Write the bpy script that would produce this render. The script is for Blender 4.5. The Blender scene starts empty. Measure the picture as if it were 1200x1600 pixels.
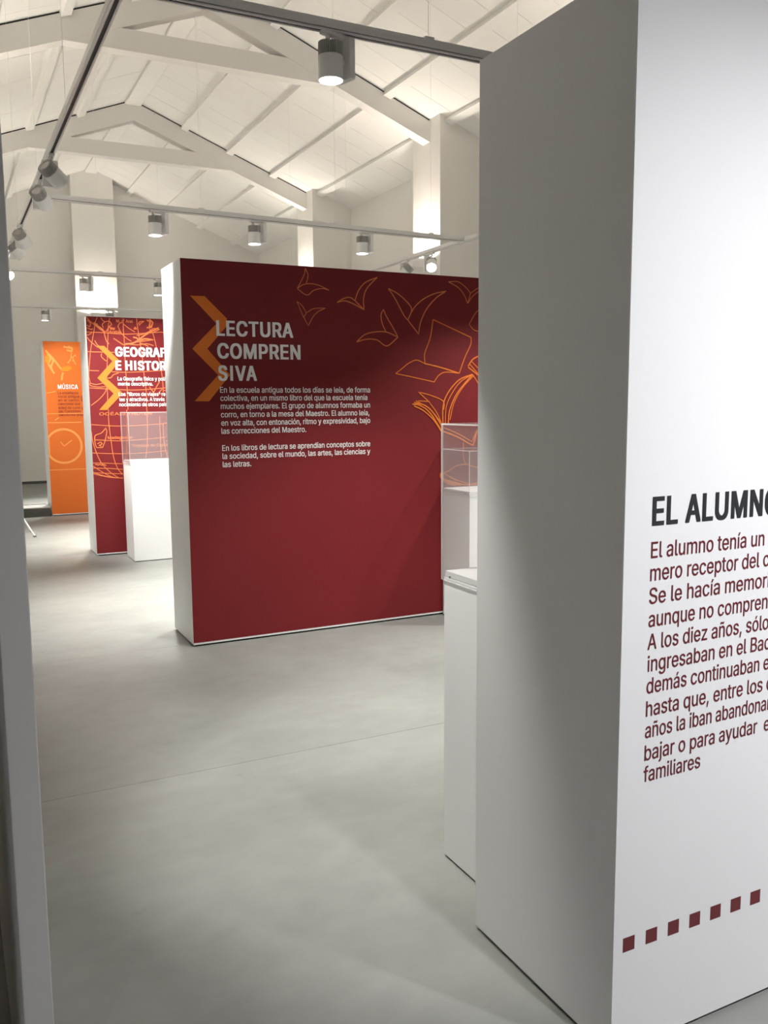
import bpy, bmesh, math, random
from mathutils import Vector, Matrix
from math import sin, cos, pi, radians

# ------------------------------------------------------------------ camera
scene = bpy.context.scene
C = scene.collection
YAW, PITCH, ROLL, FPX = 0.464711, -0.124275, -0.0078986, 1360.58
cam_d = bpy.data.cameras.new('camera')
cam = bpy.data.objects.new('camera', cam_d)
C.objects.link(cam)
_f = Vector((sin(YAW)*cos(PITCH), cos(YAW)*cos(PITCH), sin(PITCH)))
_r0 = Vector((cos(YAW), -sin(YAW), 0)); _u0 = _r0.cross(_f)
_r = _r0*cos(ROLL)+_u0*sin(ROLL); _u = -_r0*sin(ROLL)+_u0*cos(ROLL)
M = Matrix((_r, _u, -_f)).transposed().to_4x4()
M.translation = Vector((0, 0, 1.55))
cam.matrix_world = M
cam_d.sensor_fit = 'VERTICAL'; cam_d.sensor_height = 36.0
cam_d.lens = FPX/1600*36.0
cam_d.clip_start = 0.05; cam_d.clip_end = 100
scene.camera = cam

# ------------------------------------------------------------------ world, exposure, light levels
w = bpy.data.worlds.new('world'); scene.world = w; w.use_nodes = True
w.node_tree.nodes['Background'].inputs[0].default_value = (0.9, 0.95, 1, 1)
w.node_tree.nodes['Background'].inputs[1].default_value = 0.02
scene.view_settings.view_transform = 'Standard'
scene.view_settings.look = 'None'
scene.view_settings.gamma = 1.0
scene.view_settings.use_curve_mapping = False
scene.view_settings.exposure = 1.0
scene.cycles.transparent_max_bounces = 32      # many clear sheets one behind another
SPOT_W = 265.0            # one downward track luminaire
AIM_W = 200.0             # one tilted track luminaire
UP_W = 13.2               # one wall uplighter
SPOT_COL = (1.0, 0.985, 0.93)
COOL_COL = (0.97, 0.975, 1.0)
UP_COL = (1.0, 0.905, 0.80)

# ------------------------------------------------------------------ materials
def srgb(r, g, b):
    f = lambda c: (c/255/12.92) if c/255 <= .04045 else ((c/255+.055)/1.055)**2.4
    return (f(r), f(g), f(b), 1)
def mat(name, col, rough=.6, metal=0, var=0.0, scale=3.0, bump=0.0, bscale=60.0, spec=.5):
    m = bpy.data.materials.new(name); m.use_nodes = True
    nt = m.node_tree; N = nt.nodes; L = nt.links
    b = N['Principled BSDF']
    b.inputs['Base Color'].default_value = col if len(col) == 4 else (*col, 1)
    b.inputs['Roughness'].default_value = rough; b.inputs['Metallic'].default_value = metal
    b.inputs['Specular IOR Level'].default_value = spec
    if var or bump:
        tc = N.new('ShaderNodeTexCoord')
    if var:
        n = N.new('ShaderNodeTexNoise'); n.inputs['Scale'].default_value = scale
        n.inputs['Detail'].default_value = 6
        L.new(tc.outputs['Object'], n.inputs['Vector'])
        mr = N.new('ShaderNodeMapRange'); mr.inputs[1].default_value = .25; mr.inputs[2].default_value = .75
        mr.inputs[3].default_value = 1-var; mr.inputs[4].default_value = 1+var
        L.new(n.outputs['Fac'], mr.inputs[0])
        mx = N.new('ShaderNodeVectorMath'); mx.operation = 'SCALE'
        mx.inputs[0].default_value = col[:3]
        L.new(mr.outputs[0], mx.inputs['Scale']); L.new(mx.outputs[0], b.inputs['Base Color'])
    if bump:
        n2 = N.new('ShaderNodeTexNoise'); n2.inputs['Scale'].default_value = bscale
        L.new(tc.outputs['Object'], n2.inputs['Vector'])
        bp = N.new('ShaderNodeBump'); bp.inputs['Strength'].default_value = bump; bp.inputs['Distance'].default_value = .01
        L.new(n2.outputs['Fac'], bp.inputs['Height']); L.new(bp.outputs[0], b.inputs['Normal'])
    return m
WALL = mat('wall_paint', (.84, .825, .79), .85, var=.015, bump=.06, bscale=25)
CEIL = mat('ceiling_paint', (.87, .86, .83), .85, var=.02, scale=1.5)
BEAM = mat('beam_paint', (.78, .765, .735), .75, var=.015)
BOARD = mat('panel_white', (.82, .82, .82), .5, var=.008)
PRINTW = mat('print_white', (.86, .86, .87), .42)
RED = mat('print_red', (.175, .0165, .0195), .5, var=.02, spec=.18)
ORANGE = mat('print_orange_panel', (.72, .165, .028), .5, var=.02, spec=.18)
ORNG = mat('print_orange', (.74, .19, .03), .5, spec=.18)
LINE = mat('print_orange_line', (.70, .19, .065), .5, spec=.18)
PALE = mat('print_pale_orange', (.86, .36, .10), .5, spec=.18)
AMBER = mat('print_amber', (.78, .27, .02), .5, spec=.18)
WHITE = mat('print_letter_white', (.85, .84, .83), .5)
INK = mat('print_black', (.028, .030, .033), .5)
DRED = mat('print_dark_red', (.15, .02, .026), .5)
BROWN = mat('print_brown_red', (.33, .035, .012), .5)
DARK = mat('plinth_black', (.02, .02, .02), .7)
SKIRT = mat('skirting_dark_grey', (.12, .115, .105), .6)
PLAT_SHADE = mat('platform_shade_side', (.075, .073, .065), .7)  # shade on the platform front and behind it, put into the colour
PLAT = mat('platform_grey', (.50, .49, .46), .6, var=.04)
TRACKM = mat('track_white', (.80, .80, .785), .35)
SLOT = mat('track_slot_black', (.015, .015, .015), .6)
LAMPW = mat('luminaire_white', (.85, .85, .84), .4)
FIN = mat('heat_sink_grey', (.50, .49, .47), .45, metal=.1)
STEEL = mat('wire_steel', (.45, .44, .42), .35, metal=.8)
SCREW = mat('screw_steel', (.25, .25, .25), .35, metal=.9)

def floor_material():
    m = bpy.data.materials.new('grey_resin_floor'); m.use_nodes = True
    nt = m.node_tree; N = nt.nodes; L = nt.links; b = N['Principled BSDF']
    tc = N.new('ShaderNodeNewGeometry')
    n1 = N.new('ShaderNodeTexNoise'); n1.inputs['Scale'].default_value = 1.3; n1.inputs['Detail'].default_value = 8; n1.inputs['Roughness'].default_value = .6
    n2 = N.new('ShaderNodeTexNoise'); n2.inputs['Scale'].default_value = 9; n2.inputs['Detail'].default_value = 5
    mp = N.new('ShaderNodeMapping'); mp.inputs['Scale'].default_value = (1, 1.25, 1)
    L.new(tc.outputs['Position'], mp.inputs[0])
    L.new(mp.outputs[0], n1.inputs['Vector']); L.new(mp.outputs[0], n2.inputs['Vector'])
    ad = N.new('ShaderNodeMath'); ad.operation = 'MULTIPLY_ADD'; ad.inputs[1].default_value = .35
    L.new(n2.outputs['Fac'], ad.inputs[0]); L.new(n1.outputs['Fac'], ad.inputs[2])
    cr = N.new('ShaderNodeValToRGB')
    cr.color_ramp.elements[0].position = .40; cr.color_ramp.elements[0].color = (.232, .238, .223, 1)
    cr.color_ramp.elements[1].position = .95; cr.color_ramp.elements[1].color = (.330, .336, .317, 1)
    L.new(ad.outputs[0], cr.inputs[0])
    # small scuffs
    n3 = N.new('ShaderNodeTexNoise'); n3.inputs['Scale'].default_value = 5.5; n3.inputs['Detail'].default_value = 3
    L.new(tc.outputs['Position'], n3.inputs['Vector'])
    sc = N.new('ShaderNodeMapRange'); sc.inputs[1].default_value = .70; sc.inputs[2].default_value = .76; sc.inputs[3].default_value = 1; sc.inputs[4].default_value = .86
    L.new(n3.outputs['Fac'], sc.inputs[0])
    # each sheet its own slight tone
    oi = N.new('ShaderNodeObjectInfo')
    mr = N.new('ShaderNodeMapRange'); mr.inputs[3].default_value = .97; mr.inputs[4].default_value = 1.03
    L.new(oi.outputs['Random'], mr.inputs[0])
    mm = N.new('ShaderNodeMath'); mm.operation = 'MULTIPLY'
    L.new(mr.outputs[0], mm.inputs[0]); L.new(sc.outputs[0], mm.inputs[1])
    v = N.new('ShaderNodeVectorMath'); v.operation = 'SCALE'
    L.new(cr.outputs[0], v.inputs[0]); L.new(mm.outputs[0], v.inputs['Scale'])
    L.new(v.outputs[0], b.inputs['Base Color'])
    b.inputs['Roughness'].default_value = .48
    b.inputs['Specular IOR Level'].default_value = .4
    bp = N.new('ShaderNodeBump'); bp.inputs['Strength'].default_value = .05; bp.inputs['Distance'].default_value = .01
    L.new(n1.outputs['Fac'], bp.inputs['Height']); L.new(bp.outputs[0], b.inputs['Normal'])
    return m
FLOORM = floor_material()

def acrylic(name, edge=False):
    m = bpy.data.materials.new(name); m.use_nodes = True
    nt = m.node_tree; N = nt.nodes; L = nt.links
    for n in list(N): N.remove(n)
    out = N.new('ShaderNodeOutputMaterial')
    tr = N.new('ShaderNodeBsdfTransparent'); gl = N.new('ShaderNodeBsdfGlossy'); gl.inputs['Roughness'].default_value = .02
    tr.inputs['Color'].default_value = (1, 1, 1, 1)
    mx = N.new('ShaderNodeMixShader')
    if edge:
        df = N.new('ShaderNodeBsdfTranslucent'); df.inputs['Color'].default_value = (.9, .88, .87, 1)
        d2 = N.new('ShaderNodeBsdfDiffuse'); d2.inputs['Color'].default_value = (.9, .88, .87, 1)
        m2 = N.new('ShaderNodeMixShader'); m2.inputs[0].default_value = .5
        L.new(df.outputs[0], m2.inputs[1]); L.new(d2.outputs[0], m2.inputs[2])
        mx.inputs[0].default_value = .75
        L.new(tr.outputs[0], mx.inputs[1]); L.new(m2.outputs[0], mx.inputs[2])
    else:
        lw = N.new('ShaderNodeLayerWeight'); lw.inputs['Blend'].default_value = .5
        pw = N.new('ShaderNodeMath'); pw.operation = 'POWER'; pw.inputs[1].default_value = 4.0
        ma = N.new('ShaderNodeMath'); ma.operation = 'MULTIPLY_ADD'; ma.inputs[1].default_value = .6; ma.inputs[2].default_value = .03
        L.new(lw.outputs['Facing'], pw.inputs[0]); L.new(pw.outputs[0], ma.inputs[0]); L.new(ma.outputs[0], mx.inputs[0])
        hz = N.new('ShaderNodeBsdfDiffuse'); hz.inputs['Color'].default_value = (.9, .9, .9, 1)
        m3 = N.new('ShaderNodeMixShader'); m3.inputs[0].default_value = .035       # milky room reflection put in as a whitish diffuse haze
        L.new(tr.outputs[0], m3.inputs[1]); L.new(hz.outputs[0], m3.inputs[2])
        L.new(m3.outputs[0], mx.inputs[1]); L.new(gl.outputs[0], mx.inputs[2])
    L.new(mx.outputs[0], out.inputs['Surface'])
    return m
GLASS = acrylic('clear_acrylic'); GEDGE = acrylic('polished_acrylic_edge', True)
def emit(name, col, s):
    m = bpy.data.materials.new(name); m.use_nodes = True
    b = m.node_tree.nodes['Principled BSDF']
    b.inputs['Base Color'].default_value = (.8, .8, .8, 1)
    b.inputs['Emission Color'].default_value = (*col, 1); b.inputs['Emission Strength'].default_value = s
    return m
LENS = emit('lit_lens', (1.0, .95, .93), 14.0)
UPLENS = emit('lit_uplighter_glass', (1.0, .86, .66), 8.0)

# ------------------------------------------------------------------ builders
def box(bm, x0, x1, y0, y1, z0, z1, mi=0):
    v = [bm.verts.new((x, y, z)) for x in (x0, x1) for y in (y0, y1) for z in (z0, z1)]
    for q in ((0, 1, 3, 2), (4, 6, 7, 5), (0, 4, 5, 1), (2, 3, 7, 6), (0, 2, 6, 4), (1, 5, 7, 3)):
        f = bm.faces.new([v[i] for i in q]); f.material_index = mi
def prism(bm, poly, y0, y1):                      # polygon in XZ, extruded along Y
    a = [bm.verts.new((x, y0, z)) for x, z in poly]; b = [bm.verts.new((x, y1, z)) for x, z in poly]
    n = len(poly)
    bm.faces.new(a); bm.faces.new(b[::-1])
    for i in range(n): bm.faces.new((a[i], b[i], b[(i+1) % n], a[(i+1) % n]))
def tube(bm, p0, p1, r, n=12, r1=None, cap=True):
    p0 = Vector(p0); p1 = Vector(p1); d = (p1-p0).normalized()
    u = d.orthogonal().normalized(); v = d.cross(u); r1 = r if r1 is None else r1
    A = [bm.verts.new(p0+(u*cos(2*pi*i/n)+v*sin(2*pi*i/n))*r) for i in range(n)]
    B = [bm.verts.new(p1+(u*cos(2*pi*i/n)+v*sin(2*pi*i/n))*r1) for i in range(n)]
    for i in range(n): bm.faces.new((A[i], A[(i+1) % n], B[(i+1) % n], B[i]))
    if cap: bm.faces.new(A[::-1]); bm.faces.new(B)
def lathe(bm, prof, n=40):                        # (r, z) profile around Z
    rings = []
    for r, z in prof:
        rings.append([bm.verts.new((r*cos(2*pi*i/n), r*sin(2*pi*i/n), z)) for i in range(n)] if r > 1e-6 else [bm.verts.new((0, 0, z))])
    for a, b in zip(rings[:-1], rings[1:]):
        for i in range(n):
            j = (i+1) % n
            if len(a) == 1 and len(b) == 1: continue
            if len(a) == 1: bm.faces.new((a[0], b[i], b[j]))
            elif len(b) == 1: bm.faces.new((a[i], a[j], b[0]))
            else: bm.faces.new((a[i], a[j], b[j], b[i]))
def mesh(name, bm, mats, bevel=0.0, smooth=False):
    bmesh.ops.recalc_face_normals(bm, faces=bm.faces)
    if bevel:
        bmesh.ops.bevel(bm, geom=list(bm.edges), offset=bevel, segments=2, affect='EDGES', profile=.5)
    me = bpy.data.meshes.new(name); bm.to_mesh(me); bm.free()
    for m in (mats if isinstance(mats, (list, tuple)) else [mats]): me.materials.append(m)
    if smooth:
        for p in me.polygons: p.use_smooth = True
        me.set_sharp_from_angle(angle=radians(35))
    return me
def link(name, me, parent=None, loc=None, rot=None):
    o = bpy.data.objects.new(name, me); C.objects.link(o)
    if parent: o.parent = parent
    if loc is not None: o.location = loc
    if rot is not None: o.rotation_euler = rot
    return o
def obj(name, bm, mats, parent=None, off=None, bevel=0.0, smooth=False):
    if off is not None: bmesh.ops.translate(bm, vec=-Vector(off), verts=bm.verts)
    return link(name, mesh(name, bm, mats, bevel, smooth), parent)
def thing(name, label, cat, loc=(0, 0, 0), rz=0, group=None):
    o = bpy.data.objects.new(name, None); C.objects.link(o); o.empty_display_size = .1
    o.location = loc; o.rotation_euler = (0, 0, rz); tag(o, label, cat, group); return o
def tag(o, label, cat, group=None):
    o['label'] = label; o['category'] = cat
    if group: o['group'] = group
def struct(name, bm, mats, bevel=0.0):
    o = obj(name, bm, mats, bevel=bevel); o['kind'] = 'structure'; return o
def BX(*a):
    bm = bmesh.new(); box(bm, *a); return bm
LT=[
   ['LECTURA', 'LECTURA', 1.5571, 2.0687, 1.9773],
   ['COMPREN', 'COMPREN', 1.5584, 2.1162, 1.8373],
   ['SIVA', 'SIVA', 1.5597, 1.8139, 1.6986],
]
LB=[
   ['En la escuela antigua todos los días se leía, de forma', 'En la escuela antigua todos los días se leía, de forma', 1.569, 2.6217, 1.6238],
   ['colectiva, en un mismo libro del que la escuela tenía', 'colectiva, en un mismo libro del que la escuela tenía', 1.5698, 2.6004, 1.5726],
   ['muchos ejemplares. El grupo de alumnos formaba un', 'muchos ejemplares. El grupo de alumnos formaba un', 1.5705, 2.6205, 1.5213],
   ['corro, en torno a la mesa del Maestro. El alumno leía,', 'corro, en torno a la mesa del Maestro. El alumno leía,', 1.57, 2.6144, 1.4687],
   ['en voz alta, con entonación, ritmo y expresividad, bajo', 'en voz alta, con entonación, ritmo y expresividad, bajo', 1.5707, 2.6207, 1.416],
   ['las correcciones del Maestro.', 'las correcciones del Maestro.', 1.5702, 2.147, 1.3644],
   ['En los libros de lectura se aprendían conceptos sobre', 'En los libros de lectura se aprendían conceptos sobre', 1.5715, 2.6188, 1.256],
   ['la sociedad, sobre el mundo, las artes, las ciencias y', 'la sociedad, sobre el mundo, las artes, las ciencias y', 1.5722, 2.6182, 1.204],
   ['las letras.', 'las letras.', 1.5718, 1.7608, 1.1518],
]
NT=[
   ['EL ALUMN', 'EL ALUMNO', 1.394, 1.7453, 1.2738],
]
NB=[
   ['El alumno tenía un', 'El alumno tenía un pri-', 1.3939, 1.7562, 1.2009],
   ['mero receptor del', 'mero receptor del conoci', 1.3935, 1.7429, 1.1489],
   ['Se le hacía memor', 'Se le hacía memorizar', 1.3926, 1.7717, 1.0961],
   ['aunque no compren', 'aunque no comprendiera', 1.3928, 1.7778, 1.0428],
   ['A los diez años, sólo', 'A los diez años, sólo', 1.3919, 1.7853, 0.9899],
   ['ingresaban en el Bac', 'ingresaban en el Bachillerato', 1.3939, 1.7942, 0.9385],
   ['demás continuaban', 'demás continuaban en', 1.3928, 1.7592, 0.8868],
   ['hasta que, entre los', 'hasta que, entre los doce', 1.3931, 1.7741, 0.8326],
   ['años la iban abandonar', 'años la iban abandonando', 1.3926, 1.806, 0.7811],
   ['bajar o para ayudar', 'bajar o para ayudar  en', 1.3928, 1.7617, 0.7271],
   ['familiares', 'familiares', 1.3917, 1.5707, 0.6756],
]
GT=[
   ['GEOGRA', 'GEOGRAFÍA', 1.6012, 2.0553, 2.0451],
   ['E HISTO', 'E HISTORIA', 1.5982, 2.0415, 1.9079],
]
GB=[
   ['La Geografía física y polí', 'La Geografía física y política', 1.6142, 2.0989, 1.8027],
   ['mente descriptiva.', 'mente descriptiva.', 1.6151, 1.9689, 1.7508],
   ['Los "libros de viajes"', 'Los "libros de viajes" re', 1.6184, 2.0392, 1.645],
   ['tes y atractivos. A través', 'tes y atractivos. A través', 1.6208, 2.0838, 1.5912],
   ['nocimiento de otros paí', 'nocimiento de otros países', 1.6185, 2.0851, 1.5389],
]
MT=[
   ['MÚSICA', 'MÚSICA', 1.4477, 1.7181, 1.7833],
]
MB=[
   ['La enseñanza', 'La enseñanza', 1.444, 1.7163, 1.7123],
   ['vocal antigua', 'vocal antigua y', 1.4431, 1.7293, 1.6617],
   ['en el canto. ', 'en el canto. En', 1.4431, 1.7311, 1.611],
   ['canciones que', 'canciones que', 1.4421, 1.7346, 1.5594],
   ['edad de cuna', 'edad de cuna y', 1.4411, 1.732, 1.5059],
   ['les. Canciones', 'les. Canciones', 1.4437, 1.7382, 1.4568],
   ['canciones po', 'canciones popu', 1.4428, 1.7357, 1.406],
]
CH_L= [[1.3996, 2.2165], [1.4902, 2.2174], [1.627, 2.0867], [1.6255, 2.0397], [1.4966, 1.8966], [1.6373, 1.7353], [1.4973, 1.5707], [1.4051, 1.5713], [1.5609, 1.7348], [1.4017, 1.8947], [1.5595, 2.0521]]
CH_G= [[1.4253, 2.1474], [1.4956, 2.1489], [1.6346, 2.0101], [1.6335, 1.9859], [1.4997, 1.828], [1.6488, 1.6824], [1.6479, 1.6612], [1.4944, 1.5042], [1.4188, 1.505], [1.5685, 1.6695], [1.415, 1.8275], [1.5705, 1.9963]]
SL=[
(1,[[2.162,2.427],[2.154,2.384],[2.104,2.294],[2.170,2.256],[2.221,2.289],[2.282,2.303],[2.328,2.295]]),
(1,[[2.104,2.294],[2.144,2.320],[2.198,2.330],[2.258,2.322],[2.328,2.295]]),
(1,[[2.162,2.427],[2.181,2.385],[2.168,2.330]]),
(0,[[2.100,2.213],[2.123,2.159],[2.146,2.111],[2.177,2.059],[2.212,2.119],[2.249,2.153],[2.300,2.177]]),
(0,[[2.100,2.213],[2.135,2.187],[2.164,2.142],[2.219,2.171],[2.300,2.177]]),
(0,[[2.164,2.142],[2.146,2.111]]),
(2,[[2.385,2.218],[2.429,2.244],[2.479,2.255],[2.516,2.235],[2.542,2.300],[2.594,2.358],[2.684,2.397]]),
(2,[[2.385,2.218],[2.441,2.231],[2.503,2.214],[2.583,2.178],[2.580,2.251],[2.606,2.320],[2.684,2.397]]),
(2,[[2.516,2.235],[2.583,2.178]]),
(2,[[2.768,2.328],[2.820,2.262],[2.886,2.155],[2.919,2.121],[2.949,2.198],[2.900,2.254],[2.840,2.297],[2.768,2.328]]),
(2,[[2.919,2.121],[3.003,2.028],[3.021,2.113],[3.069,2.203],[3.145,2.282],[3.228,2.333],[3.124,2.308],[3.028,2.26],[2.960,2.196],[2.919,2.121]]),
(2,[[2.525,1.963],[2.583,2.011],[2.655,2.032],[2.748,2.035],[2.841,2.003],[2.799,2.071],[2.753,2.139],[2.730,2.186],[2.711,2.149],[2.720,2.092],[2.748,2.035]]),
(2,[[2.525,1.963],[2.602,1.983],[2.680,1.979],[2.754,1.941],[2.841,2.003]]),
(1,[[3.246,2.397],[3.327,2.362],[3.377,2.311],[3.406,2.255],[3.449,2.308],[3.514,2.353],[3.572,2.374]]),
(1,[[3.246,2.397],[3.32,2.403],[3.384,2.371],[3.430,2.328],[3.477,2.358],[3.550,2.397]]),
(1,[[3.430,2.328],[3.406,2.255]]),
(2,[[3.12,2.132],[3.278,2.074],[3.436,2.016]]),
(2,[[3.436,2.016],[3.432,1.964],[3.386,1.878],[3.336,1.760]]),
(3,[[3.336,1.760],[3.193,1.797],[3.054,1.825]]),
(2,[[3.054,1.825],[3.052,1.896],[3.096,2.004],[3.12,2.132]]),
(2,[[3.054,1.825],[2.986,1.848],[2.924,1.826],[2.870,1.788],[2.820,1.754]]),
(2,[[2.820,1.754],[2.971,1.727],[3.128,1.697]]),
(2,[[3.128,1.697],[3.165,1.743],[3.222,1.767],[3.336,1.760]]),
(1,[[3.551,2.246],[3.478,2.195],[3.418,2.109],[3.465,2.068],[3.553,2.058]]),
(3,[[3.411,1.811],[3.451,1.861],[3.517,1.892]]),
(2,[[3.422,1.830],[3.496,1.757]]),
(2,[[3.437,1.848],[3.518,1.782]]),
(3,[[3.411,1.805],[3.518,1.733]]),
(3,[[3.201,1.379],[3.201,1.525],[3.243,1.622],[3.336,1.713],[3.449,1.753]]),
(2,[[3.219,1.397],[3.229,1.525],[3.279,1.622],[3.350,1.701],[3.449,1.753]]),
(3,[[3.244,1.397],[3.258,1.500],[3.322,1.622],[3.449,1.753]]),
(2,[[3.258,1.427],[3.293,1.549],[3.365,1.659],[3.459,1.745]]),
(2,[[3.449,1.753],[3.496,1.69],[3.571,1.559]]),
(2,[[3.208,1.501],[3.201,1.562],[3.095,1.604],[2.999,1.626],[3.081,1.562]]),
(2,[[3.081,1.562],[3.151,1.477],[3.201,1.379]]),
(2,[[2.998,1.565],[3.081,1.560]]),
(3,[[2.950,1.542],[3.012,1.533],[3.095,1.478],[3.194,1.345]]),
(3,[[2.964,1.553],[3.053,1.532],[3.123,1.477],[3.201,1.367]]),
(2,[[2.978,1.565],[3.081,1.514],[3.158,1.441],[3.205,1.379]]),
(3,[[2.964,1.53],[3.04,1.496],[3.123,1.429],[3.187,1.345]]),
(3,[[3.194,1.349],[3.323,1.303],[3.440,1.244],[3.462,1.255],[3.491,1.348]]),
(2,[[3.208,1.373],[3.337,1.321],[3.447,1.265],[3.484,1.336]]),
(2,[[3.374,1.264],[3.370,1.177],[3.382,1.127],[3.397,1.099]]),
(2,[[3.18,1.045],[3.237,1.055],[3.309,1.092],[3.382,1.102],[3.441,1.089],[3.576,1.044]]),
(3,[[3.18,1.045],[3.187,1.010],[3.266,0.982],[3.412,0.950],[3.576,0.980]]),
(2,[[3.177,1.029],[3.251,0.976],[3.353,0.950]]),
(2,[[3.18,1.017],[3.237,0.971],[3.309,0.949]]),
(2,[[3.208,1.044],[3.309,0.992],[3.456,0.950],[3.576,0.954]]),
]
SG=[
(0,[[1.443,2.434],[1.420,2.378],[1.408,2.311],[1.382,2.192],[1.361,2.089],[1.347,1.979],[1.333,1.851],[1.346,1.774],[1.403,1.762],[1.479,1.779]]),
(0,[[1.563,2.426],[1.547,2.349],[1.539,2.255],[1.528,2.110],[1.516,1.938],[1.504,1.766],[1.508,1.680],[1.505,1.507]]),
(0,[[1.698,2.430],[1.694,2.328],[1.699,2.156],[1.698,1.940],[1.706,1.723],[1.705,1.505]]),
(0,[[1.831,2.435],[1.839,2.332],[1.874,2.03],[1.884,1.855],[1.899,1.679],[1.896,1.503]]),
(0,[[1.957,2.336],[1.997,2.267],[2.041,2.032],[2.069,1.856],[2.076,1.679]]),
(0,[[1.329,2.283],[1.486,2.281],[1.696,2.272],[1.911,2.287],[2.087,2.305]]),
(0,[[1.328,2.089],[1.460,2.087],[1.594,2.087]]),
(0,[[1.335,1.902],[1.435,1.899]]),
(0,[[1.518,1.895],[1.722,1.887],[2.089,1.909]]),
(0,[[1.335,1.727],[1.544,1.715],[1.800,1.706],[2.100,1.728]]),
(0,[[1.337,1.774],[1.344,1.749],[1.419,1.736],[1.494,1.740]]),
(0,[[1.502,1.732],[1.483,1.680],[1.421,1.611],[1.343,1.552]]),
(1,[[1.336,2.434],[1.367,2.393],[1.407,2.361],[1.446,2.329],[1.495,2.296],[1.509,2.246],[1.523,2.195],[1.547,2.170]]),
(2,[[1.407,2.378],[1.455,2.337],[1.495,2.309]]),
(2,[[1.432,2.370],[1.447,2.333],[1.511,2.288]]),
(1,[[1.476,2.431],[1.491,2.406],[1.516,2.390],[1.489,2.364],[1.496,2.330]]),
(1,[[1.516,2.390],[1.558,2.400],[1.581,2.367],[1.555,2.340],[1.519,2.288]]),
(1,[[1.343,2.401],[1.374,2.368],[1.364,2.334],[1.340,2.351]]),
(1,[[1.339,2.325],[1.379,2.310],[1.396,2.319]]),
(1,[[1.335,2.249],[1.369,2.267],[1.386,2.285]]),
(1,[[1.547,2.349],[1.571,2.328],[1.604,2.316]]),
(0,[[1.640,2.352],[1.671,2.284],[1.719,2.234],[1.769,2.201]]),
(0,[[1.692,2.379],[1.741,2.338],[1.808,2.297]]),
(0,[[1.639,2.343],[1.658,2.378],[1.684,2.387]]),
(1,[[1.592,2.226],[1.625,2.206],[1.649,2.189],[1.691,2.165],[1.734,2.174],[1.803,2.193],[1.873,2.203],[1.996,2.224]]),
(2,[[1.788,2.244],[1.822,2.237],[1.856,2.216],[1.909,2.230],[1.978,2.223]]),
(2,[[1.708,2.174],[1.768,2.179],[1.821,2.202],[1.892,2.256],[1.964,2.301],[2.053,2.347]]),
(1,[[1.824,2.263],[1.876,2.273],[1.946,2.301],[2.000,2.337],[2.061,2.330],[1.999,2.302]]),
(2,[[1.934,2.422],[1.968,2.405],[1.958,2.362],[1.983,2.345]]),
(2,[[1.960,2.431],[1.994,2.398],[1.975,2.354],[1.931,2.344]]),
(1,[[1.845,2.375],[1.864,2.402],[1.907,2.408],[1.872,2.385],[1.854,2.363]]),
(1,[[1.800,2.327],[1.814,2.347],[1.826,2.327],[1.800,2.327]]),
(1,[[1.734,2.174],[1.819,2.167],[1.924,2.179],[1.993,2.163]]),
(1,[[1.855,2.186],[1.906,2.169],[1.940,2.153]]),
(1,[[1.335,2.233],[1.358,2.199],[1.413,2.150],[1.437,2.133]]),
(1,[[1.407,2.201],[1.430,2.159],[1.454,2.142]]),
(1,[[1.468,2.074],[1.466,2.040],[1.498,2.007],[1.514,1.998]]),
(1,[[1.515,1.827],[1.549,1.831],[1.576,1.861],[1.627,1.879]]),
(1,[[2.064,1.715],[2.036,1.688],[2.026,1.661],[2.062,1.670]]),
(1,[[1.932,1.741],[1.974,1.679],[2.002,1.732],[2.040,1.794]]),
(0,[[1.334,1.358],[1.527,1.341],[1.698,1.338],[1.872,1.344],[2.059,1.354]]),
(0,[[1.364,1.201],[1.605,1.186],[1.822,1.194],[2.080,1.210]]),
(0,[[1.329,1.069],[1.514,1.057],[1.685,1.051],[1.860,1.055],[2.092,1.070]]),
(0,[[1.328,0.967],[1.467,0.959],[1.629,0.947]]),
(0,[[1.330,0.915],[1.507,0.903],[1.626,0.889]]),
(0,[[1.328,0.867],[1.505,0.852],[1.624,0.843]]),
(0,[[1.509,1.507],[1.507,1.376],[1.520,1.201],[1.538,1.025],[1.575,0.900],[1.624,0.836]]),
(0,[[1.692,1.505],[1.693,1.329],[1.700,1.153],[1.700,0.993]]),
(0,[[1.898,1.503],[1.896,1.326],[1.886,1.148],[1.867,1.001]]),
(0,[[1.331,1.284],[1.342,1.180],[1.378,1.048],[1.424,0.950],[1.505,0.859],[1.58,0.803]]),
(0,[[1.331,0.936],[1.380,0.899],[1.462,0.843],[1.537,0.809],[1.622,0.799]]),
(0,[[1.328,0.871],[1.419,0.836],[1.503,0.815]]),
(0,[[1.327,0.858],[1.385,0.839],[1.503,0.810],[1.622,0.798]]),
(2,[[1.475,1.320],[1.482,1.281],[1.460,1.186],[1.432,1.121],[1.377,1.122],[1.363,1.162],[1.362,1.232],[1.379,1.253],[1.431,1.273],[1.475,1.320]]),
(1,[[1.383,1.161],[1.418,1.178],[1.434,1.160],[1.399,1.144],[1.424,1.134]]),
(1,[[1.373,1.201],[1.452,1.196]]),
(1,[[1.352,0.949],[1.369,0.952],[1.382,0.943],[1.399,0.951],[1.415,0.940],[1.433,0.948],[1.462,0.936]]),
(0,[[2.059,1.354],[2.058,1.233],[2.068,1.125],[2.090,0.997]]),
(0,[[2.059,1.358],[2.095,1.359]]),
(0,[[2.026,1.430],[2.024,1.278],[2.027,1.0]]),
]
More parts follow.
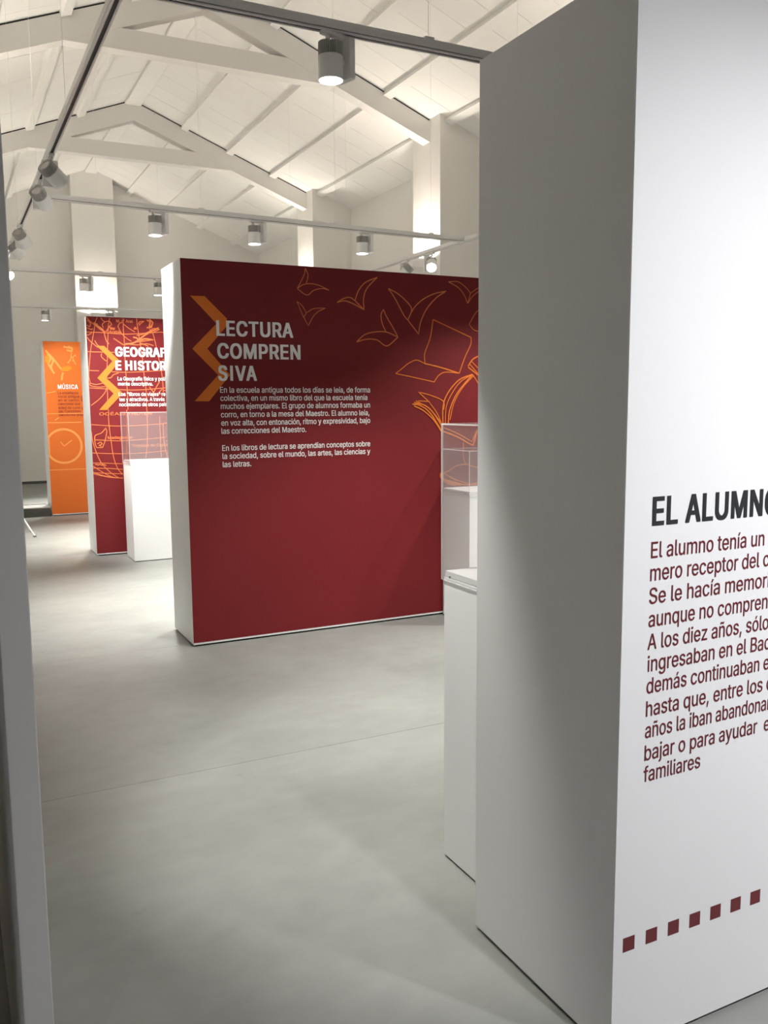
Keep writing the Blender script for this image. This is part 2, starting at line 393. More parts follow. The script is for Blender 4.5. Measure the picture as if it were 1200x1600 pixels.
SO=[
(1,[[1.317,2.316],[1.344,2.273],[1.384,2.230],[1.431,2.169],[1.478,2.100],[1.525,2.038]]),
(1,[[1.384,2.230],[1.406,2.169],[1.377,2.098],[1.383,2.046]]),
(1,[[1.308,2.220],[1.340,2.186],[1.337,2.142],[1.375,2.063],[1.413,1.993]]),
(1,[[1.339,2.256],[1.374,2.204],[1.337,2.133]]),
(1,[[1.551,2.369],[1.609,2.357],[1.651,2.35]]),
(1,[[1.591,2.322],[1.658,2.305],[1.664,2.350],[1.610,2.371]]),
(0,[[1.658,2.305],[1.646,2.243],[1.635,2.190],[1.603,2.150]]),
(1,[[1.528,2.012],[1.513,1.959],[1.506,1.905]]),
(0,[[1.698,2.253],[1.671,2.222],[1.677,2.182],[1.708,2.120]]),
(0,[[1.295,1.726],[1.358,1.737],[1.418,1.750]]),
(0,[[1.290,1.316],[1.506,1.315],[1.747,1.317]]),
(0,[[1.388,1.346],[1.442,1.389]]),
]
# ------------------------------------------------------------------ the room
RX, ZT, SL_ = 2.86, 6.13, .386          # ridge x, rafter top at the ridge, roof slope
def roof(x): return ZT+.02-SL_*abs(x-RX)   # underside of the ceiling boards
XR, XL, YB, YF = 6.35, -.63, 18.73, -3.2
PR, PL = 5.66, -.10                       # faces of the right and left pilasters
# floor: base slab + resin sheets laid across the hall, thin joints between them
fl = struct('floor', BX(XL-.2, XR+.2, YF-.2, YB+.2, -.12, -.004), SLOT)
SEAMS = [-3.2, -.5, 1.55, 3.527, 5.52, 7.51, 9.5, 11.5, 13.5, 15.5, 17.5, 18.73]
for a, b in zip(SEAMS[:-1], SEAMS[1:]):
    obj('floor_sheet', BX(XL, XR, a+.0011, b-.0011, -.004, 0), FLOORM, fl)
# walls
def gable(y0, y1):
    bm = bmesh.new()
    prism(bm, [(XL-.2, -.1), (XR+.2, -.1), (XR+.2, roof(XR+.2)+.06), (RX, roof(RX)+.06), (XL-.2, roof(XL-.2)+.06)], y0, y1); return bm
wb = struct('wall_back', gable(YB, YB+.2), WALL)
struct('wall_front', gable(YF-.2, YF), WALL)
wl = struct('wall_left', BX(XL-.2, XL, YF, YB, -.1, roof(XL)+.05), WALL)
wr = struct('wall_right', BX(XR, XR+.2, YF, YB, -.1, roof(XR)+.05), WALL)
def pil(parent, x0, x1, y0, y1):
    bm = bmesh.new()
    poly = [(x0, 0), (x1, 0), (x1, roof(x1)), (x0, roof(x0))]
    if x0 < RX < x1: poly = [(x0, 0), (x1, 0), (x1, roof(x1)), (RX, roof(RX)), (x0, roof(x0))]
    prism(bm, poly, y0, y1); obj('pilaster', bm, WALL, parent)
PY = [1.33, 5.50, 9.67, 13.84]
for y in PY:
    pil(wr, PR, XR, y, y+.70); pil(wl, XL, PL, y, y+.70)
pil(wb, 2.47, 3.27, 18.40, YB)
struct('baseboard_back', BX(XL, XR, YB-.018, YB, 0, .052), SKIRT)
# ceiling: backing slab, boards between the purlins, purlins, ridge board
bm = bmesh.new()
e = .034
prism(bm, [(XL-.2, roof(XL-.2)+e), (RX, roof(RX)+e), (XR+.2, roof(XR+.2)+e), (XR+.2, roof(XR+.2)+.2), (RX, roof(RX)+.2), (XL-.2, roof(XL-.2)+.2)], YF-.2, YB+.2)
ce = struct('ceiling', bm, SLOT)
ROWS = [(0.0, .785), (.785, 1.50), (1.50, 2.22), (2.22, 2.94), (2.94, 3.49)]
CS = cos(math.atan(SL_)); SN = sin(math.atan(SL_))
def board(bm, side, d0, d1, y0, y1):
    pts = []
    for d, up in ((d0, 0), (d1, 0), (d1, .03), (d0, .03)):
        x = RX+side*d; z = roof(RX)-SL_*d+up
        pts.append((x, z))
    prism(bm, pts, y0, y1)
cache = {}
rnd = random.Random(4)
rest = bmesh.new()
PITCHB = .43
for side in (1, -1):
    for ri, (d0, d1) in enumerate(ROWS):
        g = .002
        ystart = 5.43 + (.21 if ri % 2 else 0)
        if side == 1 or ri < 3:
            if (side, ri) not in cache:
                b_ = bmesh.new(); board(b_, side, d0+g, d1-g, .002, PITCHB-.002)
                cache[(side, ri)] = mesh('ceiling_board', b_, CEIL)
            k = 0; y = ystart
            while y+PITCHB <= YB+.01:
                link('ceiling_board', cache[(side, ri)], ce, (0, y, rnd.uniform(-.001, .001))); y += PITCHB; k += 1
            if YB-y > .01: board(rest, side, d0+g, d1-g, y, YB)
            board(rest, side, d0+g, d1-g, YF, ystart-.002)
        else:
            y = YF
            while y < YB:
                board(rest, side, d0+g, d1-g, y, min(y+PITCHB-.003, YB)); y += PITCHB
o = obj('ceiling_board_rest', rest, CEIL, ce); o.name = 'plain_boarding'; o['kind'] = 'stuff'
for side in (1, -1):
    for d in (.785, 1.50, 2.22, 2.94):
        b_ = bmesh.new(); hw = .052; dp = .058
        cx = RX+side*d; cz = roof(cx)
        t = Vector((side*CS, -SN)); n = Vector((-side*SN, -CS))
        P4 = [Vector((cx, cz))+t*(-hw)-n*.0, Vector((cx, cz))+t*hw-n*.0, Vector((cx, cz))+t*hw+n*dp, Vector((cx, cz))+t*(-hw)+n*dp]
        prism(b_, [tuple(p) for p in P4], YF, YB); obj('purlin', b_, CEIL, ce)
b_ = bmesh.new(); rz = roof(RX)
prism(b_, [(RX-.115, rz-.005-SL_*.115), (RX, rz), (RX+.115, rz-.005-SL_*.115), (RX+.115, rz-.085), (RX-.115, rz-.085)], YF, YB)
obj('ridge_board', b_, CEIL, ce)
# roof trusses: two rafters and a collar beam each
TL = {14.10: 'white roof truss nearest the back gable wall with level collar beam',
      5.76: 'white roof truss overhead between the two nearest cross tracks',
      1.59: 'white roof truss above the nearest white wall panel'}
TL[9.93] = 'white roof truss highest in the picture, its ridge cut off by the top edge'
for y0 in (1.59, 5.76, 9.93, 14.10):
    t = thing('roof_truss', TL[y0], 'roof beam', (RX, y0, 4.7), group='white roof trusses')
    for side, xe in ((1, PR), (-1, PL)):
        L_ = abs(xe-RX)
        b_ = bmesh.new()
        prism(b_, [(RX, ZT), (xe, ZT-SL_*L_), (xe, 5.85-.376*L_), (RX, 5.85)], y0, y0+.17)
        obj('rafter', b_, BEAM, t, (RX, y0, 4.7))
        b_ = bmesh.new()      # dark strip put in as the shade of the open gap under the boarding
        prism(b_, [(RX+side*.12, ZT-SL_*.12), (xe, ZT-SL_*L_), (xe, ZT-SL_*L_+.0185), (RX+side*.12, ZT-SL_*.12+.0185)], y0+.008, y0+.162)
        obj('gap_shade_strip', b_, DARK, t, (RX, y0, 4.7))
    b_ = bmesh.new()
    prism(b_, [(RX-1.16, 5.50), (RX+1.16, 5.50), (RX+1.62, 5.28), (RX-1.62, 5.28)], y0+.004, y0+.166)
    obj('collar_beam', b_, BEAM, t, (RX, y0, 4.7))

# ------------------------------------------------------------------ lettering and line prints
import os
from mathutils.geometry import delaunay_2d_cdt
FONT = None
try:
    fp = os.path.join(bpy.utils.system_resource('DATAFILES'), 'fonts', 'Inter.woff2')
    if os.path.exists(fp): FONT = bpy.data.fonts.load(fp)
except Exception:
    FONT = None
def text_wire(s, spacing=1.0):
    cu = bpy.data.curves.new('t', 'FONT'); cu.body = s; cu.size = 1.0; cu.resolution_u = 3; cu.space_character = spacing
    cu.fill_mode = 'NONE'
    if FONT: cu.font = FONT
    ob = bpy.data.objects.new('t', cu)
    me = bpy.data.meshes.new_from_object(ob)
    vs = [Vector((v.co.x, v.co.y)) for v in me.vertices]; es = [tuple(sorted(e.vertices)) for e in me.edges]
    bpy.data.objects.remove(ob); bpy.data.meshes.remove(me); bpy.data.curves.remove(cu)
    return vs, es
_g = {}
def glyph(ch):
    """filled glyph: triangles inside a non-zero winding of its contours (contours may overlap)"""
    if ch in _g: return _g[ch]
    vs, es = text_wire(ch)
    if not vs: _g[ch] = (0, None, [], []); return _g[ch]
    E = [(b, a) if b-a > 1 else (a, b) for a, b in es]          # the closing edge runs from last to first
    r = delaunay_2d_cdt(vs, E, [], 0, 1e-6)
    V, T = r[0], r[2]; keep = []
    for t in T:
        c = (V[t[0]]+V[t[1]]+V[t[2]])/3; wn = 0
        for a, b in E:
            p, q = vs[a], vs[b]
            cr = (q.x-p.x)*(c.y-p.y)-(c.x-p.x)*(q.y-p.y)
            if p.y <= c.y < q.y and cr > 0: wn += 1
            elif q.y <= c.y < p.y and cr < 0: wn -= 1
        if wn: keep.append(tuple(t))
    V = [v.copy() for v in V]
    if ch == 'I':                                               # plain bar without serifs
        m = (min(v.x for v in vs)+max(v.x for v in vs))/2; h = max(v.y for v in vs)
        V = [Vector((m+s*.033, z)) for s, z in ((-1, 0), (1, 0), (1, h), (-1, h))]; keep = [(0, 1, 2), (0, 2, 3)]
    _g[ch] = (len(vs), vs[0].copy(), V, keep); return _g[ch]
def text_mesh(s, spacing=1.0):
    wv, _ = text_wire(s, spacing)
    vs, fs, k = [], [], 0
    for ch in s:
        n, v0, V, T = glyph(ch)
        if not n: continue
        d = wv[k]-v0; b0 = len(vs); k += n
        vs += [v+d for v in V]; fs += [tuple(i+b0 for i in t) for t in T]
    return vs, fs
_h = {}
def cap_h():
    if 'E' not in _h: _h['E'] = max(v.y for v in text_mesh('E')[0])
    return _h['E']
def lettering(name, lines, cap, y, m, parent, off, bold=0.0, ext=.0004):
    """lines: [measured part, full line, x left, x right, baseline z]; cap height in metres; y of the printed face (facing -Y)"""
    bm = bmesh.new()
    for part, full, x0, x1, zb in lines:
        sp = 1.07 if bold > .03 else 1.0
        vp, _ = text_mesh(part, sp)
        a = min(v.x for v in vp); b = max(v.x for v in vp)
        ew = bold*cap                                    # extra stroke on each side
        sx = (x1-x0-2*ew)/(b-a); sz = (cap-1.1*ew)/cap_h()
        vs, fs = text_mesh(full, sp)
        sh = [(0, 0)] if not bold else [(-1, -.5), (-1, .5), (1, -.5), (1, .5), (0, .5), (0, -.5)]
        for k, (hx, hz) in enumerate(sh):
            yk = y-.0001*k
            nv = [bm.verts.new((x0+ew+(v.x-a)*sx+hx*ew, yk, zb+.55*ew+v.y*sz+hz*ew)) for v in vs]
            for f in fs: bm.faces.new([nv[i] for i in f])
    for f in bm.faces:
        if f.normal.y > 0: f.normal_flip()
    bmesh.ops.translate(bm, vec=-Vector(off), verts=bm.verts)
    me = bpy.data.meshes.new(name); bm.to_mesh(me); bm.free(); me.materials.append(m)
    return link(name, me, parent)
def smooth_line(pts, k=5):
    if len(pts) < 3: return [Vector(p) for p in pts]
    P = [Vector(p) for p in pts]; P = [P[0]*2-P[1]]+P+[P[-1]*2-P[-2]]
    out = []
    for i in range(1, len(P)-2):
        # keep sharp corners sharp
        for j in range(k):
            t = j/k; a, b, c, d = P[i-1], P[i], P[i+1], P[i+2]
            if (b-a).length and (c-b).length and (b-a).normalized().dot((c-b).normalized()) < .45: a = b*2-c
            if (c-b).length and (d-c).length and (c-b).normalized().dot((d-c).normalized()) < .45: d = c*2-b
            out.append(.5*((2*b)+(c-a)*t+(2*a-5*b+4*c-d)*t*t+(3*b-a-3*c+d)*t**3))
    out.append(P[-2]); return out
def strokes(name, lst, widths, y, m, parent, off, xmin=-9, xmax=9, zmax=9):
    bm = bmesh.new(); y_ = y
    for wc, pts in lst:
        y_ -= .00006
        pts = [(max(xmin, min(xmax, px)), min(zmax, pz)) for px, pz in pts]
        L_ = smooth_line(pts); hw = widths[wc]/2; prev = None
        for i, p in enumerate(L_):
            a = L_[max(0, i-1)]; b = L_[min(len(L_)-1, i+1)]
            d = (b-a)
            if d.length < 1e-7: continue
            d.normalize(); n = Vector((-d.y, d.x))*hw
            q = (p+n, p-n)
            q = [(max(xmin, min(xmax, t_.x)), min(zmax, t_.y)) for t_ in q]
            cur = [bm.verts.new((q[0][0], y_, q[0][1])), bm.verts.new((q[1][0], y_, q[1][1]))]
            if prev: bm.faces.new((prev[0], cur[0], cur[1], prev[1]))
            prev = cur
    bmesh.ops.translate(bm, vec=-Vector(off), verts=bm.verts)
    me = bpy.data.meshes.new(name); bm.to_mesh(me); bm.free(); me.materials.append(m)
    return link(name, me, parent)
def flat_poly(name, polys, y, m, parent, off):
    bm = bmesh.new()
    for pts in polys:
        f = bm.faces.new([bm.verts.new((px, y, pz)) for px, pz in pts]); f.normal_update(); bmesh.ops.triangulate(bm, faces=[f])
    bmesh.ops.translate(bm, vec=-Vector(off), verts=bm.verts)
    me = bpy.data.meshes.new(name); bm.to_mesh(me); bm.free(); me.materials.append(m)
    return link(name, me, parent)
def circle(cx, cz, r, n=40, a0=0, a1=2*pi): return [(cx+r*cos(a0+(a1-a0)*i/n), cz+r*sin(a0+(a1-a0)*i/n)) for i in range(n+1)]

# ------------------------------------------------------------------ exhibition panels
H = 2.44
def panel(label, x0, x1, y0, y1, graphic, gx=None, strip=.014, group=None):
    off = (x0, y0, 0)
    t = thing('exhibition_panel', label, 'panel', off, group=group)
    obj('plinth', BX(x0+.02, x1-.02, y0+.02, y1-.02, 0, .013), DARK, t, off)
    obj('panel_body', BX(x0, x1, y0+.002, y1, .012, H), BOARD, t, off, bevel=.0015)
    if graphic:
        obj('printed_front', BX(x0+.0005, x1-.0005, y0, y0+.003, .012+strip, H-.0015), graphic, t, off)
    return t, off
# white panel with the pupil text (nearest, right)
t, off = panel('large white wall panel with black EL ALUMNO heading and row of dark red squares', 1.315, 3.76, 1.45, 2.042, PRINTW, strip=0)
y = 1.4494
lettering('heading', NT, .0655, y, INK, t, off, bold=.047)
lettering('printed_text', NB, .0368, y, DRED, t, off, bold=.012)
for i in range(33):
    xx = 1.3440+i*.07045
    obj('printed_square', BX(xx, xx+.0355, y, y+.0008, .266, .3014), DRED, t, off)
# red reading panel
t, off = panel('dark red wall panel headed LECTURA COMPRENSIVA with flying book outlines', 1.345, 3.80, 5.43, 5.944, RED)
y = 5.4294
flat_poly('chevron_print', [CH_L], y, ORNG, t, off)
for nm_, a_, b__ in (('bird_outline', 0, 3), ('bird_outline', 3, 6), ('bird_outline', 6, 9), ('bird_outline', 9, 11), ('bird_outline', 11, 13), ('bird_outline', 13, 16),
                     ('open_page_outline', 16, 22), ('page_outline', 22, 23), ('small_book_outline', 23, 25), ('small_book_outline', 25, 27), ('book_outline', 27, 40), ('book_cover_outline', 40, 42),
                     ('curved_stem_outline', 42, 43), ('lower_book_outline', 43, len(SL))):
    strokes(nm_, SL[a_:b__], [.0042, .0052, .0068, .0092], y-.00006*a_, LINE if a_ < 16 else ORNG, t, off, zmax=2.437, xmax=3.79)
lettering('heading', LT, .0958, y-.0030, WHITE, t, off, bold=.047)
lettering('printed_text', LB[6:], .0365, y-.0012, WHITE, t, off, bold=.02)
lettering('printed_text', LB[:6], .0365, y-.0012, WHITE, t, off, bold=.02)
# red geography panel
t, off = panel('dark red wall panel with orange antique map, headed GEOGRAFÍA E HISTORIA', 1.330, 3.78, 9.29, 9.78, RED)
y = 9.2893
strokes('map_lines', [((1 if len(p_) == 10 and w_ == 2 else w_), p_) for w_, p_ in SG], [.0070, .0085, .0150], y, LINE, t, off, xmin=1.331, xmax=3.7, zmax=2.437)
# the map goes on behind what hides it: meridians and parallels of the same globe
more = []
for k in range(5):
    xx = 2.25+k*.28
    more.append((0, [(xx, 2.43), (xx+.03, 1.9), (xx+.02, 1.4), (xx-.05-.05*k, .95)]))
for zz, dz in ((2.30, .01), (2.02, .0), (1.92, .03), (1.70, .05), (1.36, .08), (1.17, .09), (1.04, .1)):
    more.append((0, [(2.08, zz), (2.6, zz+dz), (3.2, zz+dz*3)]))
strokes('map_grid', more, [.0070, .0085, .0150], y-.0047, LINE, t, off, xmin=1.331, xmax=3.7, zmax=2.437)
MAPTX = [['OCÉAN', 'OCÉAN', 1.416, 1.665, 1.449], ['INDIEN', 'INDIEN', 1.715, 1.947, 1.449],
         ['Madagascar', 'Madagascar', 1.489, 1.740, 1.206], ['Tropique du Cap', 'Tropique du Capricorne', 1.728, 2.059, 1.118],
         ['Mer', 'Mer', 1.560, 1.613, 2.312], ['Arabie', 'Arabie', 1.55, 1.67, 2.277], ['M. d\' Aral', 'M. d\' Aral', 1.625, 1.79, 2.388]]
for m_ in MAPTX: lettering('map_name', [m_], .030, y-.0058, LINE, t, off, bold=.03)
flat_poly('chevron_print', [CH_G], y-.0060, ORNG, t, off)
lettering('heading', GT, .0966, y-.0066, WHITE, t, off, bold=.065)
lettering('printed_text', GB[2:], .038, y-.0066, WHITE, t, off, bold=.02)
lettering('printed_text', GB[:2], .038, y-.0066, WHITE, t, off, bold=.02)
# orange music panel
t, off = panel('orange wall panel headed MÚSICA with faint clock and note drawing', 1.284, 3.73, 13.04, 13.55, ORANGE)
y = 13.0393
for k_ in range(0, len(SO)): strokes('note_drawing', SO[k_:k_+1], [.012, .024, .03], y-.0012-.0001*k_, PALE, t, off, xmin=1.286, zmax=2.43)
blob = [(1.578+.072*cos(a)*1.0, 2.066+.036*sin(a)+.012*cos(a)) for a in [2*pi*i/24 for i in range(24)]]
flat_poly('note_head', [blob], y-.0030, AMBER, t, off)
flat_poly('note_flag', [[(1.30, 2.16), (1.345, 2.13), (1.36, 2.22), (1.33, 2.27)]], y-.0030, AMBER, t, off)
for px, pz in ((1.654, 2.226), (1.669, 2.182), (1.631, 2.186), (1.604, 2.15), (1.698, 2.25)):
    flat_poly('dot_print', [circle(px, pz, .012, 12)[:-1]], y-.0034, PALE, t, off)
strokes('clock_ring', [(0, circle(1.4895, .985, .236, 60)), (1, [(1.445, 1.045), (1.494, .985), (1.60, 1.066)])], [.030, .012], y-.0001, PALE, t, off, xmin=1.286)
strokes('fine_lines', [(0, [(1.286, .652), (3.5, .652)]), (0, [(1.286, 1.44), (3.5, 1.44)])], [.010], y, PALE, t, off)
lettering('heading', MT, .062, y-.0034, WHITE, t, off, bold=.045)
lettering('printed_text', MB, .036, y-.0034, BROWN, t, off, bold=.02)
# thin white panel at the left edge
off = (.056, 1.45, 0)
t = thing('exhibition_panel', 'narrow white panel end filling the left edge of the picture', 'panel', off)
obj('plinth', BX(.062, .096, 1.47, 3.18, 0, .016), DARK, t, off)
obj('panel_body', BX(.056, .1016, 1.45, 3.2, .015, 2.6), BOARD, t, off, bevel=.002)

# ------------------------------------------------------------------ display cases
def case(label, x0, x1, y0, y1, ztop, zg, skirt=.03):
    off = (x0, y0, 0)
    t = thing('display_case', label, 'display case', off, group='white display cases')
    obj('plinth', BX(x0+.01, x1-.01, y0+.01, y1-.01, 0, .009), DARK, t, off)
    obj('pedestal', BX(x0, x1, y0, y1, .008, ztop-.022), BOARD, t, off, bevel=.0015)
    obj('top_board', BX(x0+.003, x1-.003, y0+.003, y1-.003, ztop-.020, ztop), BOARD, t, off, bevel=.001)
    th = .005; a, b, c, d = x0-.007, x1+.007, y0-.007, y1+.007; zb = ztop-skirt; zt_ = zg
    def pane(args, ax):
        bm = BX(*args)
        for f in bm.faces:
            n = f.normal; f.normal_update(); n = f.normal
            f.material_index = 0 if abs(n[ax]) > .5 else 1
        obj('acrylic_pane', bm, [GLASS, GEDGE], t, off)
    pane((a, a+th, c+th, d-th, zb, zt_-th), 0); pane((b-th, b, c+th, d-th, zb, zt_-th), 0)
    pane((a, b, c, c+th, zb, zt_-th), 1); pane((a, b, d-th, d, zb, zt_-th), 1)
    pane((a, b, c, d, zt_-th, zt_), 2)
    for yy in (y1-.05, y0+.05):
        bm = bmesh.new(); tube(bm, (a-.002, yy, ztop-.014), (a+.0, yy, ztop-.014), .004, 10); obj('screw', bm, SCREW, t, off)
case('tall white display case nearest the viewer, half hidden by the white panel', 1.447, 2.35, 2.05, 2.446, 1.0, 1.484)
case('white display case with low clear cover before the red reading panel', 3.194, 3.78, 5.055, 5.415, .940, 1.2235)
case('white display case standing before the red map panel', 1.607, 2.50, 8.744, 9.138, 1.0, 1.482)

# ------------------------------------------------------------------ low platform and folding stand, far left
off = (.30, 13.04, 0)
t = thing('platform', 'low grey floor platform with shade-dark sides and pale top beside the foot of the orange panel', 'platform', off)
obj('base', BX(.30, 1.268, 13.04, 13.66, 0, .118), PLAT_SHADE, t, off, bevel=.003)  # dark body runs past the top board to draw the shade line behind
obj('top_board', BX(.30, 1.268, 13.045, 13.42, .118, .132), PLAT, t, off, bevel=.002)
off = (.33, 11.05, 0)
t = thing('folding_stand', 'white folding A-frame stand, its foot just showing past the left panel', 'stand', off)
for yy in (11.05, 11.5):
    for sx in (1, -1):
        b_ = bmesh.new(); tube(b_, (.33+sx*.55, yy, .008), (.33+sx*.02, yy, 1.0), .011, 10)
        obj('leg', b_, LAMPW, t, off)
        b_ = BX(.33+sx*.55-.016, .33+sx*.55+.016, yy-.016, yy+.016, 0, .018); obj('foot', b_, SKIRT, t, off)
    obj('crossbar', BX(.33-.44, .33+.44, yy-.006, yy+.006, .19, .21), LAMPW, t, off) if yy > 11.2 else None
obj('top_rail', BX(.31, .35, 11.03, 11.52, .99, 1.02), LAMPW, t, off, bevel=.003)
obj('side_rail', BX(.33-.50, .33-.47, 11.05, 11.5, .10, .12), LAMPW, t, off)

# ------------------------------------------------------------------ lighting tracks
ZK = 3.0
def track(label, p0, p1, wires, group='white lighting tracks'):
    p0 = Vector((*p0, ZK)); p1 = Vector((*p1, ZK)); d = p1-p0; ln = d.length; rz = math.atan2(d.y, d.x)
    t = thing('lighting_track', label, 'lighting track', p0, rz, group)
    bm = bmesh.new(); w2 = .018
    box(bm, 0, ln, -w2, w2, .032, .044)
    for s in (-1, 1):
        a, b = sorted((s*w2, s*(w2-.006)))
        box(bm, 0, ln, a, b, .0105, .0318)
        box(bm, 0, ln, a, b, 0, .0065)
        a, b = sorted((s*(w2-.0065), s*(w2-.0095)))
        box(bm, 0, ln, a, b, 0, .004)
    obj('rail', bm, TRACKM, t)
    obj('conductor', BX(.001, ln-.001, -w2+.0062, w2-.0062, .0045, .0316), SLOT, t)
    obj('end_cap', BX(-.012, -.0002, -w2, w2, 0, .044), TRACKM, t, bevel=.002)
    obj('end_cap', BX(ln+.0002, ln+.012, -w2, w2, 0, .044), TRACKM, t, bevel=.002)
    for q in wires:
        wx = p0.x+d.x*q/ln
        bm = bmesh.new(); tube(bm, (q, 0, .05), (q, 0, roof(wx)-ZK-.02), .0010, 6); obj('suspension_wire', bm, TRACKM, t)
        obj('wire_clip', BX(q-.022, q+.022, -.014, .014, .0442, .056), TRACKM, t, bevel=.002)
        bm = bmesh.new(); tube(bm, (q, 0, roof(wx)-ZK-.05), (q, 0, roof(wx)-ZK), .006, 10, .009); obj('ceiling_cup', bm, STEEL, t)
    return t, p0, rz
XA, XB = .652, 4.352
track('long white lighting track running down the hall at upper left', (XA, -.6), (XA, 13.8), [2.6, 5.48, 7.0, 8.7, 11])
track('white lighting track running down the hall behind the white panel top', (XB, -.6), (XB, 13.8), [1.2, 4.0, 6.8, 10.2])
track('nearest white cross track, large under the ceiling', (XA+.035, 3.338), (XB-.035, 3.338), [1.21, 3.1])
track('second white cross track above the red reading panel', (XA+.035, 6.785), (XB-.035, 6.985), [1.19, 2.35, 3.3])
track('third white cross track, above the map panel', (XA+.035, 10.465), (XB-.035, 10.465), [1.0, 2.2, 3.3])
track('farthest thin white cross track before the back wall', (XA+.035, 14.22), (XB-.035, 14.05), [1.0, 2.5])
track('white cross track overhead behind the viewer', (XA+.035, -.25), (XB-.035, -.25), [1.2, 2.6])

# ------------------------------------------------------------------ track luminaires
bm = bmesh.new(); lathe(bm, [(.047, -.006), (.0495, -.004), (.0502, 0), (.0502, .080), (.0490, .084), (.0, .084)], 40)
ME_HEAD = mesh('lamp_head', bm, LAMPW, smooth=True)
bm = bmesh.new()
lathe(bm, [(0, .0845), (.036, .0845), (.036, .132), (0, .132)], 24)
for k in range(36):
    a = 2*pi*k/36; ca, sa = cos(a), sin(a)
    v = []
    for r in (.030, .0485):
        for s in (-.0016, .0016):
            for z in (.0845, .136):
                v.append(bm.verts.new((r*ca-s*sa, r*sa+s*ca, z)))
    for q in ((0, 1, 3, 2), (4, 6, 7, 5), (0, 4, 5, 1), (2, 3, 7, 6), (0, 2, 6, 4), (1, 5, 7, 3)): bm.faces.new([v[i] for i in q])
ME_SINK = mesh('heat_sink', bm, FIN)
bm = bmesh.new(); lathe(bm, [(0, -.0045), (.046, -.0035), (.0465, -.001), (0, .001)], 32)
ME_LENS = mesh('lens', bm, LENS, smooth=True)
ME_GEAR = mesh('gear_box', BX(.062, .090, -.045, .045, -.168, -.014), LAMPW, bevel=.003)
bm = bmesh.new(); box(bm, -.04, .088, -.0165, .0165, -.013, .002); ME_ADAPT = mesh('track_adapter', bm, LAMPW, bevel=.002)
bm = bmesh.new(); tube(bm, (-.012, 0, -.012), (-.012, 0, -.030), .010, 14); tube(bm, (-.012, 0, -.030), (.012, 0, -.040), .008, 12)
ME_NECK = mesh('swivel_neck', bm, LAMPW, smooth=True)
bm = bmesh.new(); tube(bm, (.046, 0, -.10), (.064, 0, -.10), .014, 16); ME_PIVOT = mesh('pivot', bm, LAMPW, smooth=True)
def luminaire(label, pos, pan, aim=None, power=None, cone=74, blend=.7, col=None, group='white track spotlights', z=ZK):
    t = thing('track_spotlight', label, 'spotlight', (pos[0], pos[1], z), pan, group)
    link('track_adapter', ME_ADAPT, t); link('gear_box', ME_GEAR, t); link('pivot', ME_PIVOT, t); link('swivel_neck', ME_NECK, t)
    Rz = Matrix.Rotation(-pan, 4, 'Z')
    if aim is None:
        q = Matrix.Identity(4); pw = SPOT_W
    else:
        dw = (Vector(aim)-Vector((pos[0], pos[1], z-.1)))
        dl = (Rz.to_3x3() @ dw).normalized()
        q = (-dl).to_track_quat('Z', 'Y').to_matrix().to_4x4(); pw = AIM_W
    piv = Vector((0, 0, -.100))
    # head frame: origin at the lens, +Z to the rear; its middle sits on the pivot
    Mh = Matrix.Translation(piv) @ q @ Matrix.Translation((0, 0, -.075))
    h = link('lamp_head', ME_HEAD, t); h.matrix_local = Mh
    link('heat_sink', ME_SINK, h); link('lens', ME_LENS, h)
    ld = bpy.data.lights.new('spot_beam', 'SPOT'); ld.energy = power if power is not None else pw
    ld.spot_size = radians(cone); ld.spot_blend = blend; ld.color = col or SPOT_COL; ld.shadow_soft_size = .045
    lo = bpy.data.objects.new('spot_beam', ld); C.objects.link(lo); lo.parent = h; lo.location = (0, 0, -.012)
    return t
def t2y(x): return 6.785+(x-XA-.03)*.2/(XB-XA-.06)
PAN = radians(14)
luminaire('large white spotlight pointing straight down from the nearest cross track', (1.453, 3.338), PAN, power=66, cone=54)
luminaire('white spotlight hidden behind the top of the white panel', (2.31, 3.338), PAN, aim=(2.25, 4.5, .2), power=175, cone=78)
luminaire('white spotlight over the hidden right end of the nearest cross track', (3.28, 3.338), PAN, aim=(3.2, 4.1, .2), power=70, cone=66)
luminaire('leftmost of the three lit white spotlights above the red reading panel', (1.513, t2y(1.513)), PAN)
luminaire('middle of the three lit white spotlights above the red reading panel', (2.307, t2y(2.307)), PAN)
luminaire('rightmost of the three lit white spotlights above the red reading panel', (3.285, t2y(3.285)), PAN)
luminaire('small white spotlight against the bright pilaster of the back wall', (1.50, 10.465), PAN)
luminaire('small white spotlight half hidden by the left top corner of the red reading panel', (2.323, 10.465), PAN)
luminaire('white spotlight on the third cross track behind the red reading panel', (3.28, 10.465), PAN)
luminaire('tiny white spotlight above the orange panel', (1.444, 14.18), PAN)
luminaire('tiny white spotlight just behind the top edge of the map panel', (2.374, 14.14), PAN)
luminaire('tiny white spotlight at the hidden right of the farthest cross track', (3.28, 14.10), PAN)
for k, xx in enumerate((1.45, 2.31, 3.28)):
    luminaire(['first', 'second', 'third'][k]+' white spotlight from the left on the overhead track behind the viewer', (xx, -.25), PAN, aim=(xx+.25, 1.45, .70), power=88, cone=101, blend=1, col=COOL_COL)
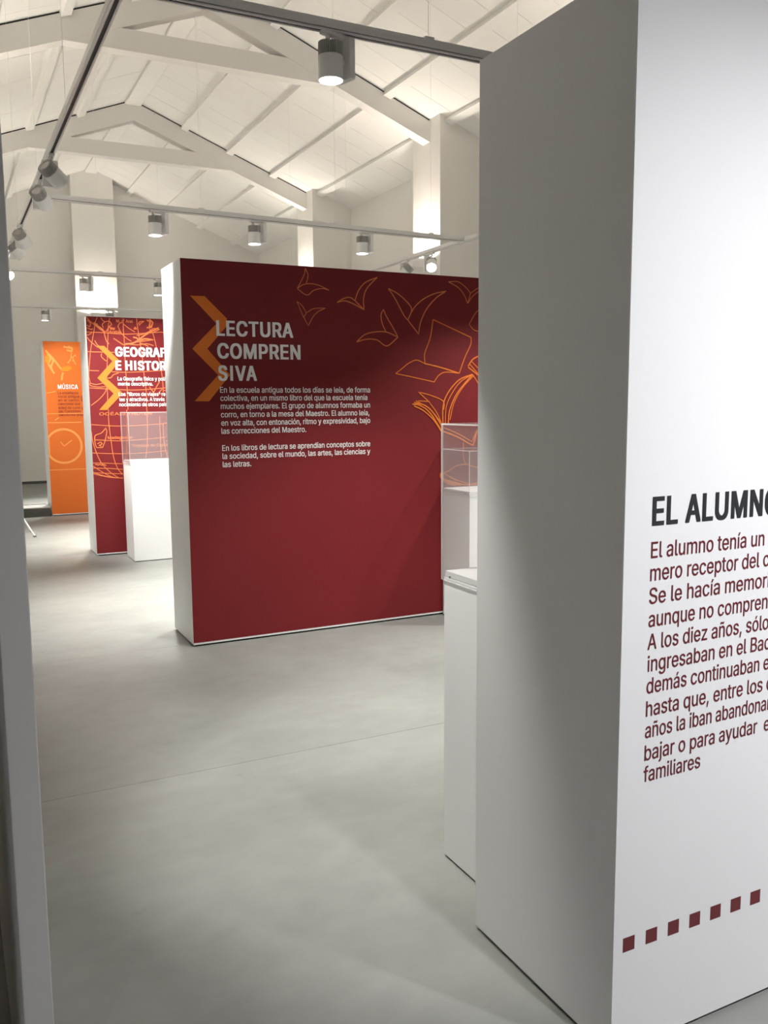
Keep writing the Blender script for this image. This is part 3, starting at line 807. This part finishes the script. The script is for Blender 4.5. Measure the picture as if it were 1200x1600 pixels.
# tilted luminaires on the long left track
LN = radians(90)
for (yy, aim, lab, pw) in [
    (2.6, (1.45, 2.75, .8), 'white tilted spotlight on the long track, above the picture', 112),
    (5.592, (3.1, 7.2, .9), 'nearest tilted white spotlight on the long left track', 110),
    (6.25, (2.6, 8.9, 1.05), 'second tilted white spotlight from the viewer on the long left track', 140),
    (7.80, (2.1, 9.3, 1.1), 'third tilted white spotlight from the viewer on the long left track', 240),
    (8.40, (1.9, 8.6, 1.6), 'fourth tilted white spotlight on the long left track, lit lens edge showing', 60),
    (9.80, (1.6, 7.9, 1.4), 'tilted white spotlight with glowing lens beside the left panel edge', 60),
    (11.3, (2.0, 13.2, 1.1), 'tilted white spotlight on the far end of the long track', 150)]:
    luminaire(lab, (XA, yy), LN, aim=aim, power=pw, cone=58 if yy < 3 else 60, blend=.5)
luminaire('tilted white spotlight with glowing lens at the right above the red reading panel', (XB, 7.60), LN, aim=(3.3, 5.9, 1.4), power=60)
luminaire('tilted white spotlight mostly hidden behind the red reading panel top', (XB, 8.12), LN, aim=(3.2, 9.4, 1.2), power=60)
luminaire('tilted white spotlight on the right track facing the red reading panel', (XB, 4.4), LN, aim=(2.75, 5.45, .25), power=125, cone=60, blend=.8)

# ------------------------------------------------------------------ wall uplighters on the pilasters
def uplighter(label, x, y, rz, zt=3.36):
    """local frame: back at y=0 against the wall, body towards -Y"""
    t = thing('wall_uplighter', label, 'wall lamp', (x, y, zt-.11), rz, 'white wall uplighters')
    bm = bmesh.new(); w2, dp, h, k = .17, .30, .11, .008
    box(bm, -w2, w2, -dp, 0, 0, k); box(bm, -w2, w2, -dp, -dp+k, k, h); box(bm, -w2, w2, -k, 0, k, h)
    box(bm, -w2, -w2+k, -dp+k, -k, k, h); box(bm, w2-k, w2, -dp+k, -k, k, h)
    obj('housing', bm, LAMPW, t)
    obj('lit_glass', BX(-w2+k+.002, w2-k-.002, -dp+k+.002, -k-.002, h-.050, h-.044), UPLENS, t)
    ld = bpy.data.lights.new('uplight_beam', 'AREA'); ld.shape = 'RECTANGLE'; ld.size = .28; ld.size_y = .16
    ld.energy = UP_W; ld.color = UP_COL
    lo = bpy.data.objects.new('uplight_beam', ld); C.objects.link(lo); lo.parent = t
    lo.location = (0, -dp/2+.01, h-.038); lo.rotation_euler = (pi, 0, 0)
uplighter('white uplighter on the middle pilaster of the back wall', 2.87, 18.40, 0)
UPN = {5.50: 'nearest lit', 9.67: 'second lit', 13.84: 'third lit'}
for yv in PY[1:]:
    uplighter('white uplighter on the %s pilaster of the right wall' % UPN[yv], PR, yv+.35, radians(-90))
    uplighter('white uplighter on the %s pilaster of the left wall' % UPN[yv], PL, yv+.35, radians(90))
